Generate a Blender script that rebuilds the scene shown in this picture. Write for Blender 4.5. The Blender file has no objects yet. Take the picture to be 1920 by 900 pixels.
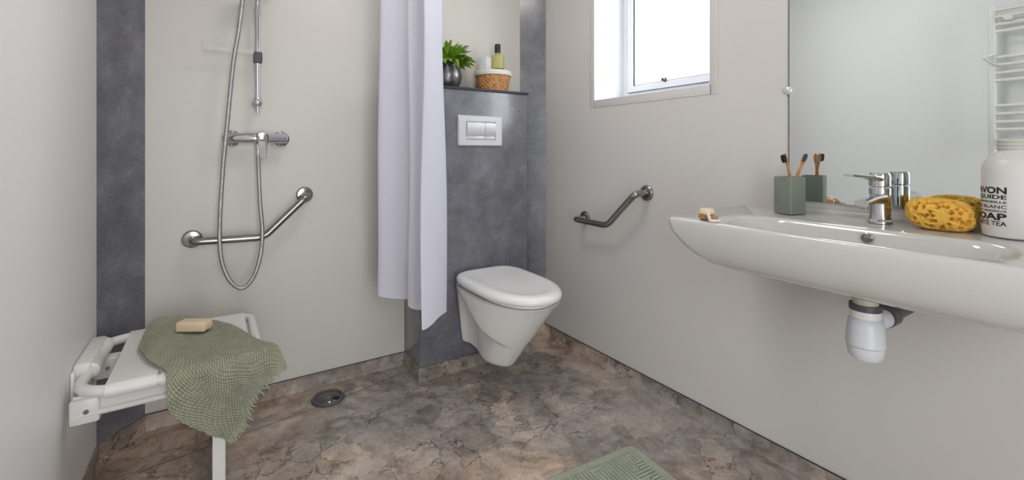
import bpy, bmesh, math, random
from mathutils import Vector, Matrix, noise
random.seed(7)
PI = math.pi
scene = bpy.context.scene
COL = scene.collection

# ------------------------------------------------------------------ camera, world, exposure
cam_d = bpy.data.cameras.new('camera'); cam = bpy.data.objects.new('camera', cam_d); COL.objects.link(cam)
cam_d.sensor_fit = 'HORIZONTAL'; cam_d.sensor_width = 36.0
cam_d.lens = 861/1920*36
cam_d.shift_y = -165/1920
cam_d.clip_start = 0.02
cam.location = (0, 0, 1.05)
cam.rotation_euler = (PI/2, 0, -math.atan2(.5426, .840))
scene.camera = cam

w = bpy.data.worlds.new('world'); scene.world = w; w.use_nodes = True
bg = w.node_tree.nodes['Background']
bg.inputs[0].default_value = (0.92, 0.96, 1.0, 1); bg.inputs[1].default_value = 4.6
vs = scene.view_settings
vs.view_transform = 'Standard'; vs.look = 'None'; vs.gamma = 1.0; vs.use_curve_mapping = False
vs.exposure = 0.64
CEIL_W = 3.7        # watts of the ceiling lamp

# window portal (helps sampling of the sky through the window opening)
pl = bpy.data.lights.new('window_portal', 'AREA'); pl.shape = 'RECTANGLE'; pl.size = 0.62; pl.size_y = 0.86
pl.cycles.is_portal = True
po = bpy.data.objects.new('window_portal', pl); COL.objects.link(po)
po.location = (1.90, 1.391, 1.74); po.rotation_euler = (PI/2, 0, PI/2)
# the same at the open doorway behind the camera
pd = bpy.data.lights.new('doorway_portal', 'AREA'); pd.shape = 'RECTANGLE'; pd.size = .74; pd.size_y = 2.04; pd.cycles.is_portal = True
pdo = bpy.data.objects.new('doorway_portal', pd); COL.objects.link(pdo)
pdo.location = (.15, -1.06, 1.03); pdo.rotation_euler = (PI/2, 0, 0)

# ------------------------------------------------------------------ materials
def mat(name, color, rough=0.5, metal=0.0, var=0.06, scale=8.0, bump=0.0, bscale=60.0, coat=0.0, spec=0.5, trans=0.0, sss=0.0):
    m = bpy.data.materials.new(name); m.use_nodes = True
    nt = m.node_tree; p = nt.nodes['Principled BSDF']
    p.inputs['Roughness'].default_value = rough; p.inputs['Metallic'].default_value = metal
    p.inputs['Specular IOR Level'].default_value = spec
    if coat: p.inputs['Coat Weight'].default_value = coat; p.inputs['Coat Roughness'].default_value = 0.05
    if trans: p.inputs['Transmission Weight'].default_value = trans
    if sss:
        p.inputs['Subsurface Weight'].default_value = sss; p.inputs['Subsurface Radius'].default_value = (.01, .006, .003)
    tc = nt.nodes.new('ShaderNodeTexCoord')
    n = nt.nodes.new('ShaderNodeTexNoise'); n.inputs['Scale'].default_value = scale; n.inputs['Detail'].default_value = 6
    nt.links.new(tc.outputs['Object'], n.inputs['Vector'])
    r = nt.nodes.new('ShaderNodeValToRGB')
    c = Vector(color[:3])
    r.color_ramp.elements[0].position = .3; r.color_ramp.elements[1].position = .7
    r.color_ramp.elements[0].color = (*(c*(1-var)), 1); r.color_ramp.elements[1].color = (*[min(1, q*(1+var)) for q in c], 1)
    nt.links.new(n.outputs['Fac'], r.inputs['Fac']); nt.links.new(r.outputs['Color'], p.inputs['Base Color'])
    if bump:
        n2 = nt.nodes.new('ShaderNodeTexNoise'); n2.inputs['Scale'].default_value = bscale; n2.inputs['Detail'].default_value = 4
        nt.links.new(tc.outputs['Object'], n2.inputs['Vector'])
        b = nt.nodes.new('ShaderNodeBump'); b.inputs['Strength'].default_value = bump; b.inputs['Distance'].default_value = .005
        nt.links.new(n2.outputs['Fac'], b.inputs['Height']); nt.links.new(b.outputs['Normal'], p.inputs['Normal'])
    return m

def concrete_mat(name):
    m = bpy.data.materials.new(name); m.use_nodes = True
    nt = m.node_tree; p = nt.nodes['Principled BSDF']; N = nt.nodes.new; L = nt.links.new
    tc = N('ShaderNodeTexCoord')
    a = N('ShaderNodeTexNoise'); a.inputs['Scale'].default_value = 9; a.inputs['Detail'].default_value = 10; a.inputs['Roughness'].default_value = .68
    a.inputs['Distortion'].default_value = .15
    b = N('ShaderNodeTexNoise'); b.inputs['Scale'].default_value = 120; b.inputs['Detail'].default_value = 3
    L(tc.outputs['Object'], a.inputs['Vector']); L(tc.outputs['Object'], b.inputs['Vector'])
    r = N('ShaderNodeValToRGB'); e = r.color_ramp.elements
    e[0].position = .3; e[0].color = (.105, .105, .122, 1); e[1].position = .72; e[1].color = (.235, .235, .265, 1)
    x = e.new(.5); x.color = (.156, .157, .180, 1)
    mx = N('ShaderNodeMix'); mx.data_type = 'RGBA'; mx.blend_type = 'OVERLAY'; mx.inputs[0].default_value = .35
    L(a.outputs['Fac'], r.inputs['Fac']); L(r.outputs['Color'], mx.inputs[6]); L(b.outputs['Fac'], mx.inputs[7])
    L(mx.outputs[2], p.inputs['Base Color'])
    p.inputs['Roughness'].default_value = .34; p.inputs['Coat Weight'].default_value = .7; p.inputs['Coat Roughness'].default_value = .16
    return m

def slate_mat(name, dark=1.0):
    m = bpy.data.materials.new(name); m.use_nodes = True
    nt = m.node_tree; p = nt.nodes['Principled BSDF']; N = nt.nodes.new; L = nt.links.new
    tc = N('ShaderNodeTexCoord')
    def nz(sc, det, rough, dist, off=0):
        n = N('ShaderNodeTexNoise'); n.inputs['Scale'].default_value = sc; n.inputs['Detail'].default_value = det
        n.inputs['Roughness'].default_value = rough; n.inputs['Distortion'].default_value = dist
        mp = N('ShaderNodeMapping'); mp.inputs['Location'].default_value = (off, off*1.7, off*.3)
        L(tc.outputs['Object'], mp.inputs['Vector']); L(mp.outputs['Vector'], n.inputs['Vector']); return n
    def ramp(src, stops):
        r = N('ShaderNodeValToRGB'); e = r.color_ramp.elements
        e[0].position, e[0].color = stops[0][0], (*stops[0][1], 1)
        e[1].position, e[1].color = stops[-1][0], (*stops[-1][1], 1)
        for s in stops[1:-1]:
            q = e.new(s[0]); q.color = (*s[1], 1)
        L(src, r.inputs['Fac']); return r
    def mix(kind, f, A, B):
        x = N('ShaderNodeMix'); x.data_type = 'RGBA'; x.blend_type = kind
        if isinstance(f, float): x.inputs[0].default_value = f
        else: L(f, x.inputs[0])
        L(A, x.inputs[6]); L(B, x.inputs[7]); return x.outputs[2]
    D = dark
    big = nz(2.6, 8, .60, 1.0, 3.1)
    c1 = ramp(big.outputs['Fac'], [(.32, (.140*D, .104*D, .084*D)), (.42, (.245*D, .190*D, .155*D)), (.50, (.33*D, .268*D, .222*D)), (.57, (.43*D, .335*D, .265*D)), (.70, (.50*D, .41*D, .335*D))])
    g = nz(1.5, 7, .6, .8, 9.7)
    gm = ramp(g.outputs['Fac'], [(.45, (0, 0, 0)), (.58, (.9, .9, .9))])
    gc = N('ShaderNodeRGB'); gc.outputs[0].default_value = (.30*D, .275*D, .262*D, 1)
    col = mix('MIX', gm.outputs['Color'], c1.outputs['Color'], gc.outputs[0])
    mid = nz(7.5, 9, .66, 1.3, 5.5)
    fr = ramp(mid.outputs['Fac'], [(.30, (.40, .38, .36)), (.43, (.80, .78, .76)), (.52, (1.02, 1.0, .98)), (.62, (1.22, 1.2, 1.17)), (.75, (1.5, 1.47, 1.42))])
    col = mix('MULTIPLY', .9, col, fr.outputs['Color'])
    fine = nz(34, 8, .7, .8, 2.5)
    f2 = ramp(fine.outputs['Fac'], [(.28, (.62, .61, .60)), (.5, (1, 1, 1)), (.75, (1.22, 1.21, 1.2))])
    col = mix('MULTIPLY', .75, col, f2.outputs['Color'])
    # dark flake edges: terraces of a distorted noise, only in patches
    fl = nz(4.2, 7, .60, 1.2, 1.3)
    ml = N('ShaderNodeMath'); ml.operation = 'MULTIPLY'; ml.inputs[1].default_value = 7
    L(fl.outputs['Fac'], ml.inputs[0])
    fc = N('ShaderNodeMath'); fc.operation = 'FRACT'; L(ml.outputs[0], fc.inputs[0])
    ed = ramp(fc.outputs[0], [(.0, (.22, .20, .19)), (.035, (.60, .58, .56)), (.09, (1, 1, 1)), (.90, (1.0, 1.0, 1.0)), (1.0, (1.22, 1.2, 1.18))])
    msk = nz(5.2, 5, .6, .5, 7.7)
    mk = ramp(msk.outputs['Fac'], [(.47, (0, 0, 0)), (.56, (1, 1, 1))])
    one = N('ShaderNodeRGB'); one.outputs[0].default_value = (1, 1, 1, 1)
    edm = mix('MIX', mk.outputs['Color'], one.outputs[0], ed.outputs['Color'])
    col = mix('MULTIPLY', 1.0, col, edm)
    # crisp cleaved flakes: cells of a warped Voronoi, each a little lighter or darker, in patches
    wn_ = nz(6, 4, .6, 0, 11.1)
    wm = N('ShaderNodeMix'); wm.data_type = 'RGBA'; wm.blend_type = 'ADD'; wm.inputs[0].default_value = .22
    L(tc.outputs['Object'], wm.inputs[6]); L(wn_.outputs['Color'], wm.inputs[7])
    vo = N('ShaderNodeTexVoronoi'); vo.inputs['Scale'].default_value = 10.0; L(wm.outputs[2], vo.inputs['Vector'])
    sp_ = N('ShaderNodeSeparateColor'); L(vo.outputs['Color'], sp_.inputs[0])
    vr = ramp(sp_.outputs[0], [(.0, (.62, .60, .60)), (.5, (1, 1, 1)), (1.0, (1.40, 1.34, 1.24))])
    col = mix('MULTIPLY', .55, col, vr.outputs['Color'])
    ve = N('ShaderNodeTexVoronoi'); ve.feature = 'DISTANCE_TO_EDGE'; ve.inputs['Scale'].default_value = 10.0; L(wm.outputs[2], ve.inputs['Vector'])
    er = ramp(ve.outputs['Distance'], [(.0, (.30, .28, .27)), (.018, (.75, .74, .73)), (.04, (1, 1, 1))])
    m3 = nz(4.4, 3, .5, .3, 21.0)
    k3 = ramp(m3.outputs['Fac'], [(.48, (0, 0, 0)), (.54, (1, 1, 1))])
    em = mix('MIX', k3.outputs['Color'], one.outputs[0], er.outputs['Color'])
    col = mix('MULTIPLY', 1.0, col, em)
    L(col, p.inputs['Base Color'])
    p.inputs['Roughness'].default_value = .40
    # relief
    st = N('ShaderNodeMath'); st.operation = 'SNAP'; st.inputs[1].default_value = .1429; L(fl.outputs['Fac'], st.inputs[0])
    ad = N('ShaderNodeMath'); ad.operation = 'MULTIPLY_ADD'; ad.inputs[1].default_value = .5
    L(fine.outputs['Fac'], ad.inputs[0]); L(st.outputs[0], ad.inputs[2])
    b = N('ShaderNodeBump'); b.inputs['Strength'].default_value = .4; b.inputs['Distance'].default_value = .012
    L(ad.outputs[0], b.inputs['Height']); L(b.outputs['Normal'], p.inputs['Normal'])
    return m

def pane_mat():
    m = bpy.data.materials.new('window_glass'); m.use_nodes = True
    nt = m.node_tree; nt.nodes.remove(nt.nodes['Principled BSDF']); N = nt.nodes.new
    t = N('ShaderNodeBsdfTransparent'); g = N('ShaderNodeBsdfGlossy'); g.inputs['Roughness'].default_value = .02
    x = N('ShaderNodeMixShader'); x.inputs[0].default_value = .05; o = nt.nodes['Material Output']
    nt.links.new(t.outputs[0], x.inputs[1]); nt.links.new(g.outputs[0], x.inputs[2])
    nt.links.new(x.outputs[0], o.inputs['Surface']); return m

def curtain_mat():
    m = bpy.data.materials.new('curtain_fabric'); m.use_nodes = True
    nt = m.node_tree; nt.nodes.remove(nt.nodes['Principled BSDF']); N = nt.nodes.new; L = nt.links.new
    tc = N('ShaderNodeTexCoord'); wv = N('ShaderNodeTexWave'); wv.inputs['Scale'].default_value = 220; wv.bands_direction = 'Z'
    L(tc.outputs['Object'], wv.inputs['Vector'])
    bp = N('ShaderNodeBump'); bp.inputs['Strength'].default_value = .05; bp.inputs['Distance'].default_value = .001; L(wv.outputs['Fac'], bp.inputs['Height'])
    d = N('ShaderNodeBsdfDiffuse'); d.inputs['Color'].default_value = (.86, .86, .95, 1); L(bp.outputs['Normal'], d.inputs['Normal'])
    t = N('ShaderNodeBsdfTranslucent'); t.inputs['Color'].default_value = (.88, .88, .97, 1)
    x = N('ShaderNodeMixShader'); x.inputs[0].default_value = .38
    L(d.outputs[0], x.inputs[1]); L(t.outputs[0], x.inputs[2]); L(x.outputs[0], nt.nodes['Material Output'].inputs['Surface']); return m

def emit_mat(name, color, s):
    m = bpy.data.materials.new(name); m.use_nodes = True
    p = m.node_tree.nodes['Principled BSDF']; p.inputs['Base Color'].default_value = (.9, .9, .9, 1)
    p.inputs['Emission Color'].default_value = (*color, 1); p.inputs['Emission Strength'].default_value = s; return m

def mirror_mat():
    m = bpy.data.materials.new('mirror_silver'); m.use_nodes = True
    p = m.node_tree.nodes['Principled BSDF']; p.inputs['Base Color'].default_value = (.86, .90, .89, 1)
    p.inputs['Metallic'].default_value = 1; p.inputs['Roughness'].default_value = .015; return m

def clear_mat(name, color, alpha, rough=.08):
    m = bpy.data.materials.new(name); m.use_nodes = True
    nt = m.node_tree; p = nt.nodes['Principled BSDF']; p.inputs['Base Color'].default_value = (*color, 1); p.inputs['Roughness'].default_value = rough
    N = nt.nodes.new; t = N('ShaderNodeBsdfTransparent'); t.inputs['Color'].default_value = (*[.5+.5*c for c in color], 1)
    x = N('ShaderNodeMixShader'); x.inputs[0].default_value = alpha
    nt.links.new(t.outputs[0], x.inputs[1]); nt.links.new(p.outputs[0], x.inputs[2]); nt.links.new(x.outputs[0], nt.nodes['Material Output'].inputs['Surface']); return m

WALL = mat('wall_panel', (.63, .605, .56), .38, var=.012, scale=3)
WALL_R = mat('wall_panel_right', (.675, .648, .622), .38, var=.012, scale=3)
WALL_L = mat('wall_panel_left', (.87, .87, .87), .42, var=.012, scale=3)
CEIL = mat('ceiling_paint', (.8, .8, .79), .7, var=.01)
SLATE = slate_mat('slate_vinyl', 1.34)
SLATE_SHADE = slate_mat('slate_vinyl_shaded', 1.0)  # floor vinyl again, with the shade of the upright faces put into its colour
CONC = concrete_mat('concrete_laminate')
EDGE = mat('dark_edge', (.03, .03, .036), .5)
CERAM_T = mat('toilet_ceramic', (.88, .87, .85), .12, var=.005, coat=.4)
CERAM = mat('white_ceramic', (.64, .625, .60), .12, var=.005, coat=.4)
SEATP = mat('toilet_seat_plastic', (.90, .895, .89), .2, var=.005)
CHROME = mat('chrome', (.66, .66, .67), .10, 1.0, var=.01)
STEEL = mat('brushed_steel', (.33, .31, .295), .20, 1.0, var=.05, scale=30)
HOSEM = mat('hose_metal', (.46, .44, .42), .3, 1.0, var=.06, scale=60, bump=.4, bscale=300)
BLACKP = mat('black_plastic', (.012, .012, .014), .4)
DARKP = mat('dark_grey_plastic', (.085, .08, .095), .45)
WHITEP = mat('white_plastic', (.82, .81, .785), .32, var=.008)
FRAMEP = mat('window_frame_white', (.82, .83, .86), .35, var=.008)
GREYP = mat('grey_white_plastic', (.70, .71, .75), .35, var=.01)
CREAMP = mat('cream_plastic', (.60, .585, .46), .4)
SILV = mat('satin_silver', (.74, .75, .78), .28, .35, var=.01)
GREEN_C = mat('sage_ceramic', (.20, .225, .18), .5, var=.05, scale=25)
WOOD = mat('bamboo', (.50, .24, .09), .5, var=.18, scale=40)
SPONGE = mat('yellow_sponge', (.86, .50, .085), .85, var=.12, scale=60, bump=.5, bscale=180)
TOWEL = mat('sage_knit', (.37, .38, .285), .95, var=.10, scale=30, bump=.5, bscale=500, spec=.1)
MATG = mat('sage_bath_mat', (.43, .465, .365), .95, var=.08, scale=30, bump=.5, bscale=400, spec=.1)
SOAPM = mat('cream_soap', (.80, .64, .43), .45, var=.03, sss=.2)
BOTW = mat('soap_bottle_white', (.70, .69, .66), .32, var=.01)
INK = mat('black_ink', (.015, .015, .017), .5)
WICK = mat('wicker', (.52, .25, .10), .6, var=.35, scale=55)
LINEN = mat('cream_linen', (.72, .70, .63), .9, var=.04, scale=40, bump=.3, bscale=250)
LEAF = mat('leaf_green', (.20, .36, .035), .42, var=.35, scale=18)
POTM = mat('pewter_pot', (.17, .155, .165), .30, .75, var=.45, scale=26, bump=.3, bscale=60)
SOIL = mat('soil', (.03, .02, .013), .95)
OIL = clear_mat('oil_glass', (.66, .62, .25), .55)
CLEARP = clear_mat('clear_plastic', (.9, .9, .9), .25, .2)
PANE = pane_mat(); CURT = curtain_mat(); MIRR = mirror_mat()
DOORM = mat('door_white', (.75, .75, .74), .4)

# ------------------------------------------------------------------ mesh helpers
class MB:
    def __init__(s): s.v = []; s.f = []
    def add(s, v, f):
        k = len(s.v); s.v += [tuple(q) for q in v]; s.f += [tuple(i+k for i in q) for q in f]; return s
    def box(s, lo, hi, bev=0.0, seg=2, rot=0.0, about=None):
        bm = bmesh.new(); bmesh.ops.create_cube(bm, size=1)
        c = [(lo[i]+hi[i])/2 for i in range(3)]; d = [abs(hi[i]-lo[i]) for i in range(3)]
        for q in bm.verts: q.co = Vector([q.co[i]*d[i]+c[i] for i in range(3)])
        if bev: bmesh.ops.bevel(bm, geom=bm.edges[:], offset=bev, segments=seg, profile=.5, affect='EDGES')
        if rot:
            a = Vector(about or c); bmesh.ops.rotate(bm, verts=bm.verts[:], cent=a, matrix=Matrix.Rotation(rot, 3, 'Z'))
        bm.verts.index_update()
        s.add([q.co[:] for q in bm.verts], [[q.index for q in f.verts] for f in bm.faces]); bm.free(); return s
    def rings(s, rings, close=True, cap0=False, cap1=False):
        n = len(rings[0]); v = [p for r in rings for p in r]; f = []
        for k in range(len(rings)-1):
            for i in range(n if close else n-1):
                j = (i+1) % n; f.append((k*n+i, k*n+j, (k+1)*n+j, (k+1)*n+i))
        if cap0: f.append(tuple(range(n))[::-1])
        if cap1: f.append(tuple(range((len(rings)-1)*n, len(rings)*n)))
        return s.add(v, f)
    def lathe(s, prof, c, axis=(0, 0, 1), n=40, cap0=False, cap1=False):
        ax = Vector(axis).normalized(); q = Vector((0, 0, 1)).rotation_difference(ax); c = Vector(c)
        R = [[c+q @ Vector((r*math.cos(2*PI*i/n), r*math.sin(2*PI*i/n), h)) for i in range(n)] for r, h in prof]
        return s.rings(R, True, cap0, cap1)
    def tube(s, path, r, n=14, cap=True):
        P = [Vector(p) for p in path]; rr = r if isinstance(r, (list, tuple)) else [r]*len(P)
        t0 = (P[1]-P[0]).normalized(); u = t0.orthogonal().normalized(); R = []
        for i, p in enumerate(P):
            t = ((P[min(i+1, len(P)-1)]-P[max(i-1, 0)])).normalized()
            u = (u-t*u.dot(t)).normalized(); b = t.cross(u)
            R.append([p+rr[i]*(u*math.cos(2*PI*k/n)+b*math.sin(2*PI*k/n)) for k in range(n)])
        return s.rings(R, True, cap, cap)
    def grid(s, fn, nu, nv):
        v = [fn(i/nu, j/nv) for j in range(nv+1) for i in range(nu+1)]
        f = [(j*(nu+1)+i, j*(nu+1)+i+1, (j+1)*(nu+1)+i+1, (j+1)*(nu+1)+i) for j in range(nv) for i in range(nu)]
        return s.add(v, f)
    def build(s, name, m, parent=None, origin=None, smooth=True, ang=35, label=None):
        o0 = Vector(ORG[parent.name]) if parent else Vector(origin or (0, 0, 0))
        me = bpy.data.meshes.new(name); me.from_pydata([tuple(Vector(q)-o0) for q in s.v], [], s.f); me.update()
        bm = bmesh.new(); bm.from_mesh(me); bmesh.ops.recalc_face_normals(bm, faces=bm.faces[:]); bm.to_mesh(me); bm.free()
        if smooth:
            me.polygons.foreach_set('use_smooth', [True]*len(me.polygons)); me.set_sharp_from_angle(angle=math.radians(ang))
        me.materials.append(m)
        o = bpy.data.objects.new(name, me); COL.objects.link(o)
        if parent: o.parent = parent
        else: o.location = o0
        ORG[o.name] = tuple(o0)
        if label: o['label'] = label
        return o
ORG = {}
def tag(o, label, cat, group=None):
    o['label'] = label; o['category'] = cat
    if group: o['group'] = group
    return o
def thing(name, label, cat, loc, group=None):
    o = bpy.data.objects.new(name, None); COL.objects.link(o); o.location = loc; o.empty_display_size = .05
    ORG[o.name] = tuple(loc); return tag(o, label, cat, group)
def struct(o): o['kind'] = 'structure'; return o
def smooth_path(pts, k=8):
    P = [Vector(p) for p in pts]; out = []
    for i in range(len(P)-1):
        a, b, c, d = P[max(i-1, 0)], P[i], P[i+1], P[min(i+2, len(P)-1)]
        for j in range(k):
            t = j/k; out.append(.5*((2*b)+(c-a)*t+(2*a-5*b+4*c-d)*t*t+(3*b-a-3*c+d)*t**3))
    out.append(P[-1]); return out
def round_path(pts, rad, k=6):
    """polyline with its corners rounded"""
    P = [Vector(p) for p in pts]; out = [P[0]]
    for i in range(1, len(P)-1):
        a, b, c = P[i-1], P[i], P[i+1]
        u = (a-b); v = (c-b); r = min(rad, u.length*.49, v.length*.49)
        s, e = b+u.normalized()*r, b+v.normalized()*r
        for j in range(k+1):
            t = j/k; out.append((1-t)**2*s+2*t*(1-t)*b+t*t*e)
    out.append(P[-1]); return out
def rrect(cx, cy, hx, hy, r, z, n=16, zf=None):
    pts = []
    for (sx, sy, a0) in ((1, 1, 0), (-1, 1, PI/2), (-1, -1, PI), (1, -1, 3*PI/2)):
        for i in range(n+1):
            a = a0+PI/2*i/n; x = cx+sx*(hx-r)+r*math.cos(a); y = cy+sy*(hy-r)+r*math.sin(a)
            pts.append((x, y, zf(x, y) if zf else z))
    return pts
def lerp(a, b, t): return a+(b-a)*t
def sstep(a, b, x):
    t = max(0, min(1, (x-a)/(b-a))); return t*t*(3-2*t)

# ------------------------------------------------------------------ room shell
XL, XR, YB, YF, ZC = -.337, 1.596, 2.199, -.95, 2.40
BH = .063
struct(MB().box((XL-.1, YF-2.2, -.08), (XR+.1, YB+.1, 0)).build('floor', SLATE, smooth=False))
struct(MB().box((XL-.1, YF-.1, ZC), (XR+.1, YB+.1, ZC+.1)).build('ceiling', CEIL, smooth=False))
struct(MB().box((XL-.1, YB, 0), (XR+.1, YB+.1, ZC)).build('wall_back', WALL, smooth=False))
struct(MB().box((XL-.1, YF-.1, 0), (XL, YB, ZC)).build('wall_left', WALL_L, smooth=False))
DX0, DX1, DZ1 = -.22, .52, 2.05
struct(MB().box((XL, YF-.1, 0), (DX0, YF, ZC)).box((DX1, YF-.1, 0), (XR, YF, ZC)).box((DX0, YF-.1, DZ1), (DX1, YF, ZC)).build('wall_front', WALL, smooth=False))
WY0, WY1, WZ0, WZ1 = 1.067, 1.715, 1.305, 2.15
WT = .30
wr = MB()
wr.box((XR, YF-.1, 0), (XR+WT, WY0, ZC)); wr.box((XR, WY1, 0), (XR+WT, YB, ZC))
wr.box((XR, WY0, 0), (XR+WT, WY1, WZ0)); wr.box((XR, WY0, WZ1), (XR+WT, WY1, ZC))
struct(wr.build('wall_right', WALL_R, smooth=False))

def strip(name, a, b, z0, z1, m, th=.006):
    """thin upright panel between two floor points (its thickness away from the room)"""
    A, B = Vector((*a, 0)), Vector((*b, 0)); n = (B-A).cross(Vector((0, 0, 1))).normalized()*th
    p = [A, B, B+n, A+n]
    return struct(MB().add([(q.x, q.y, z0) for q in p]+[(q.x, q.y, z1) for q in p],
        [(0, 1, 2, 3), (4, 7, 6, 5), (0, 4, 5, 1), (1, 5, 6, 2), (2, 6, 7, 3), (3, 7, 4, 0)]).build(name, m, smooth=False))
CA, CB = (XL, 2.062), (-.222, YB)            # left chamfer
CC, CD = (1.475, YB), (XR, 2.112)            # right chamfer
# solid corner columns (triangular boxings)
def column(name, a, b, c, m):
    return struct(MB().add([(*a, 0), (*b, 0), (*c, 0), (*a, ZC), (*b, ZC), (*c, ZC)], [(0, 1, 2), (3, 5, 4), (0, 3, 4, 1), (1, 4, 5, 2), (2, 5, 3, 0)]).build(name, m, smooth=False))
column('trim_1', CA, CB, (XL, YB), CONC)
column('trim_2', CC, CD, (XR, YB), CONC)

BXL, BXR, BYF, BZ = .785, 1.381, 1.993, 1.3635     # cistern boxing
def skirt(name, pts, th=.007, h=BH):
    """vinyl upstand along a polyline with a small cove at its foot; room lies to the right of the path"""
    P = [Vector((*p, 0)) for p in pts]; prof = [(0, h), (th, h-.001), (th, .004), (th+.004, .0005), (0, .0005)]
    R = []
    for i, p in enumerate(P):
        d1 = (P[min(i+1, len(P)-1)]-P[max(i, 1)-1 if i == len(P)-1 else i]).normalized()
        d0 = (p-P[i-1]).normalized() if i > 0 else d1
        n0 = d0.cross(Vector((0, 0, 1))); n1 = d1.cross(Vector((0, 0, 1)))
        n = (n0+n1); n = n/(n.length_squared/2) if n.length > 1e-6 else n0
        R.append([p+n*a+Vector((0, 0, z)) for a, z in prof])
    return struct(MB().rings(R, True, True, True).build(name, SLATE_SHADE, ang=50))
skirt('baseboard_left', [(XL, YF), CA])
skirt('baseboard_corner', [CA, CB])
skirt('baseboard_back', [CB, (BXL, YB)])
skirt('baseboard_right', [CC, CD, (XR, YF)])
struct(MB().tube([(-.2, 1.93, .0), (.28, 2.01, .0), (.46, 2.04, .0), (.755, 2.12, .0)], .0011, 6).build('trim_3', EDGE))
# fine dark caulk line where the wall panels end on the upstand
struct(MB().tube([(CB[0], YB-.004, BH), (BXL, YB-.004, BH)], .0022, 6).build('trim_4', EDGE))
struct(MB().tube([(XR-.004, CD[1], BH), (XR-.004, YF, BH)], .0026, 6).build('trim_5', EDGE))

# door behind the camera
d1 = struct(MB().box((DX1, YF-.12-.94, 0.01), (DX1+.04, YF-.12, 2.04), .003).build('door_1', DOORM))
ORG[d1.name] = (0, 0, 0)
MB().tube(round_path([(DX1, YF-.98, 1.02), (DX1-.045, YF-.98, 1.02), (DX1-.045, YF-.86, 1.02)], .02), .009).build('door_handle', CHROME, d1)

# window
wn = bpy.data.objects.new('window_1', None); COL.objects.link(wn); wn.location = (XR, 1.391, WZ0); wn['kind'] = 'structure'; ORG['window_1'] = (XR, 1.391, WZ0)
def yzframe(y0, y1, z0, z1, wd, x0, x1, bev=.003):
    b = MB()
    b.box((x0, y0, z0), (x1, y0+wd, z1), bev); b.box((x0, y1-wd, z0), (x1, y1, z1), bev)
    b.box((x0, y0+wd-.004, z0), (x1, y1-wd+.004, z0+wd), bev); b.box((x0, y0+wd-.004, z1-wd), (x1, y1-wd+.004, z1), bev); return b
FX = XR+.19
# lining boards of the reveal
lb = MB(); t = .004
lb.box((XR-.002, WY1-t, WZ0), (FX+.06, WY1, WZ1)); lb.box((XR-.002, WY0, WZ0), (FX+.06, WY0+t, WZ1))
lb.box((XR-.002, WY0, WZ0), (FX+.06, WY1, WZ0+t)); lb.box((XR-.002, WY0, WZ1-t), (FX+.06, WY1, WZ1))
lb.build('reveal_lining', FRAMEP, wn, smooth=False)
yzframe(WY0-.033, WY1+.026, WZ0-.034, WZ1+.03, .0335, XR-.0025, XR, .0008).build('casing', WALL_R, wn)
yzframe(WY0+t, WY1-t, WZ0+t, WZ1-t, .047, FX+.012, FX+.07).build('outer_frame', FRAMEP, wn)
sash = yzframe(WY0+.047, WY1-.047, WZ0+.05, WZ1-.05, .03, FX+.0, FX+.055).build('sash', FRAMEP, wn)
yzframe(WY0+.0455, WY1-.0455, WZ0+.0485, WZ1-.0485, .004, FX+.004, FX+.012, 0).build('seal', EDGE, sash)
yzframe(WY0+.076, WY1-.076, WZ0+.079, WZ1-.079, .003, FX+.012, FX+.02, 0).build('gasket', EDGE, sash)
yzframe(WY0+.079, WY1-.079, WZ0+.082, WZ1-.082, .008, FX+.016, FX+.03).build('glazing_bead', FRAMEP, sash)
MB().box((FX+.026, WY0+.08, WZ0+.083), (FX+.032, WY1-.08, WZ1-.083)).build('pane', PANE, wn, smooth=False)
hy, hz = 1.43, 1.392
hb = MB().lathe([(.0, -.001), (.011, -.001), (.011, .004), (.0075, .006), (.0075, .022), (.0, .024)], (FX, hy, hz), (-1, 0, 0), 20).build('latch_knob', DARKP, wn, label='small dark latch knob')

# ------------------------------------------------------------------ ceiling lamp
lm = thing('ceiling_lamp', 'round flat white ceiling lamp above the floor', 'lamp', (.62, 1.20, ZC))
MB().lathe([(0, 0), (.24, 0), (.245, -.01), (.24, -.045), (.225, -.05)], (.62, 1.20, ZC), n=48).build('housing', WHITEP, lm)
MB().lathe([(0, -.052), (.22, -.05), (.225, -.045)], (.62, 1.20, ZC), n=48).build('diffuser', emit_mat('lamp_glow', (1, .95, .87), 2.0), lm)
ld = bpy.data.lights.new('lamp_light', 'AREA'); ld.shape = 'DISK'; ld.size = .44; ld.energy = CEIL_W; ld.color = (1, .95, .88)
lo = bpy.data.objects.new('lamp_light', ld); COL.objects.link(lo); lo.location = (.62, 1.20, ZC-.06)

# ------------------------------------------------------------------ cistern boxing
bx = thing('cistern_boxing', 'grey concrete-look boxing behind the wall-hung toilet', 'toilet boxing', ((BXL+BXR)/2, BYF, 0))
MB().box((BXL+.004, BYF, BH), (BXR, BYF+.018, BZ-.012), .0015).build('front_panel', CONC, bx)
MB().box((BXL, BYF+.0035, BH), (BXL+.018, YB-.001, BZ-.012), .001).build('side_panel', CONC, bx)
MB().box((BXR-.018, BYF+.0185, BH), (BXR, YB-.001, BZ-.012), .001).build('side_panel', CONC, bx)
MB().box((BXL-.002, BYF-.006, BZ-.012), (BXR+.008, YB-.001, BZ), .0015).build('top_slab', EDGE, bx, label='thin dark top slab')
P_ = [(BXL, YB-.001), (BXL, BYF), (BXR, BYF), (BXR, YB-.001)]
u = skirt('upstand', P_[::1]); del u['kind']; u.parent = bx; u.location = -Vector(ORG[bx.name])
MB().lathe([(0, 0), (.0045, 0), (.004, .002), (0, .0025)], (1.335, BYF, 1.262), (0, -1, 0), 14).build('screw_cap', DARKP, bx)

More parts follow.
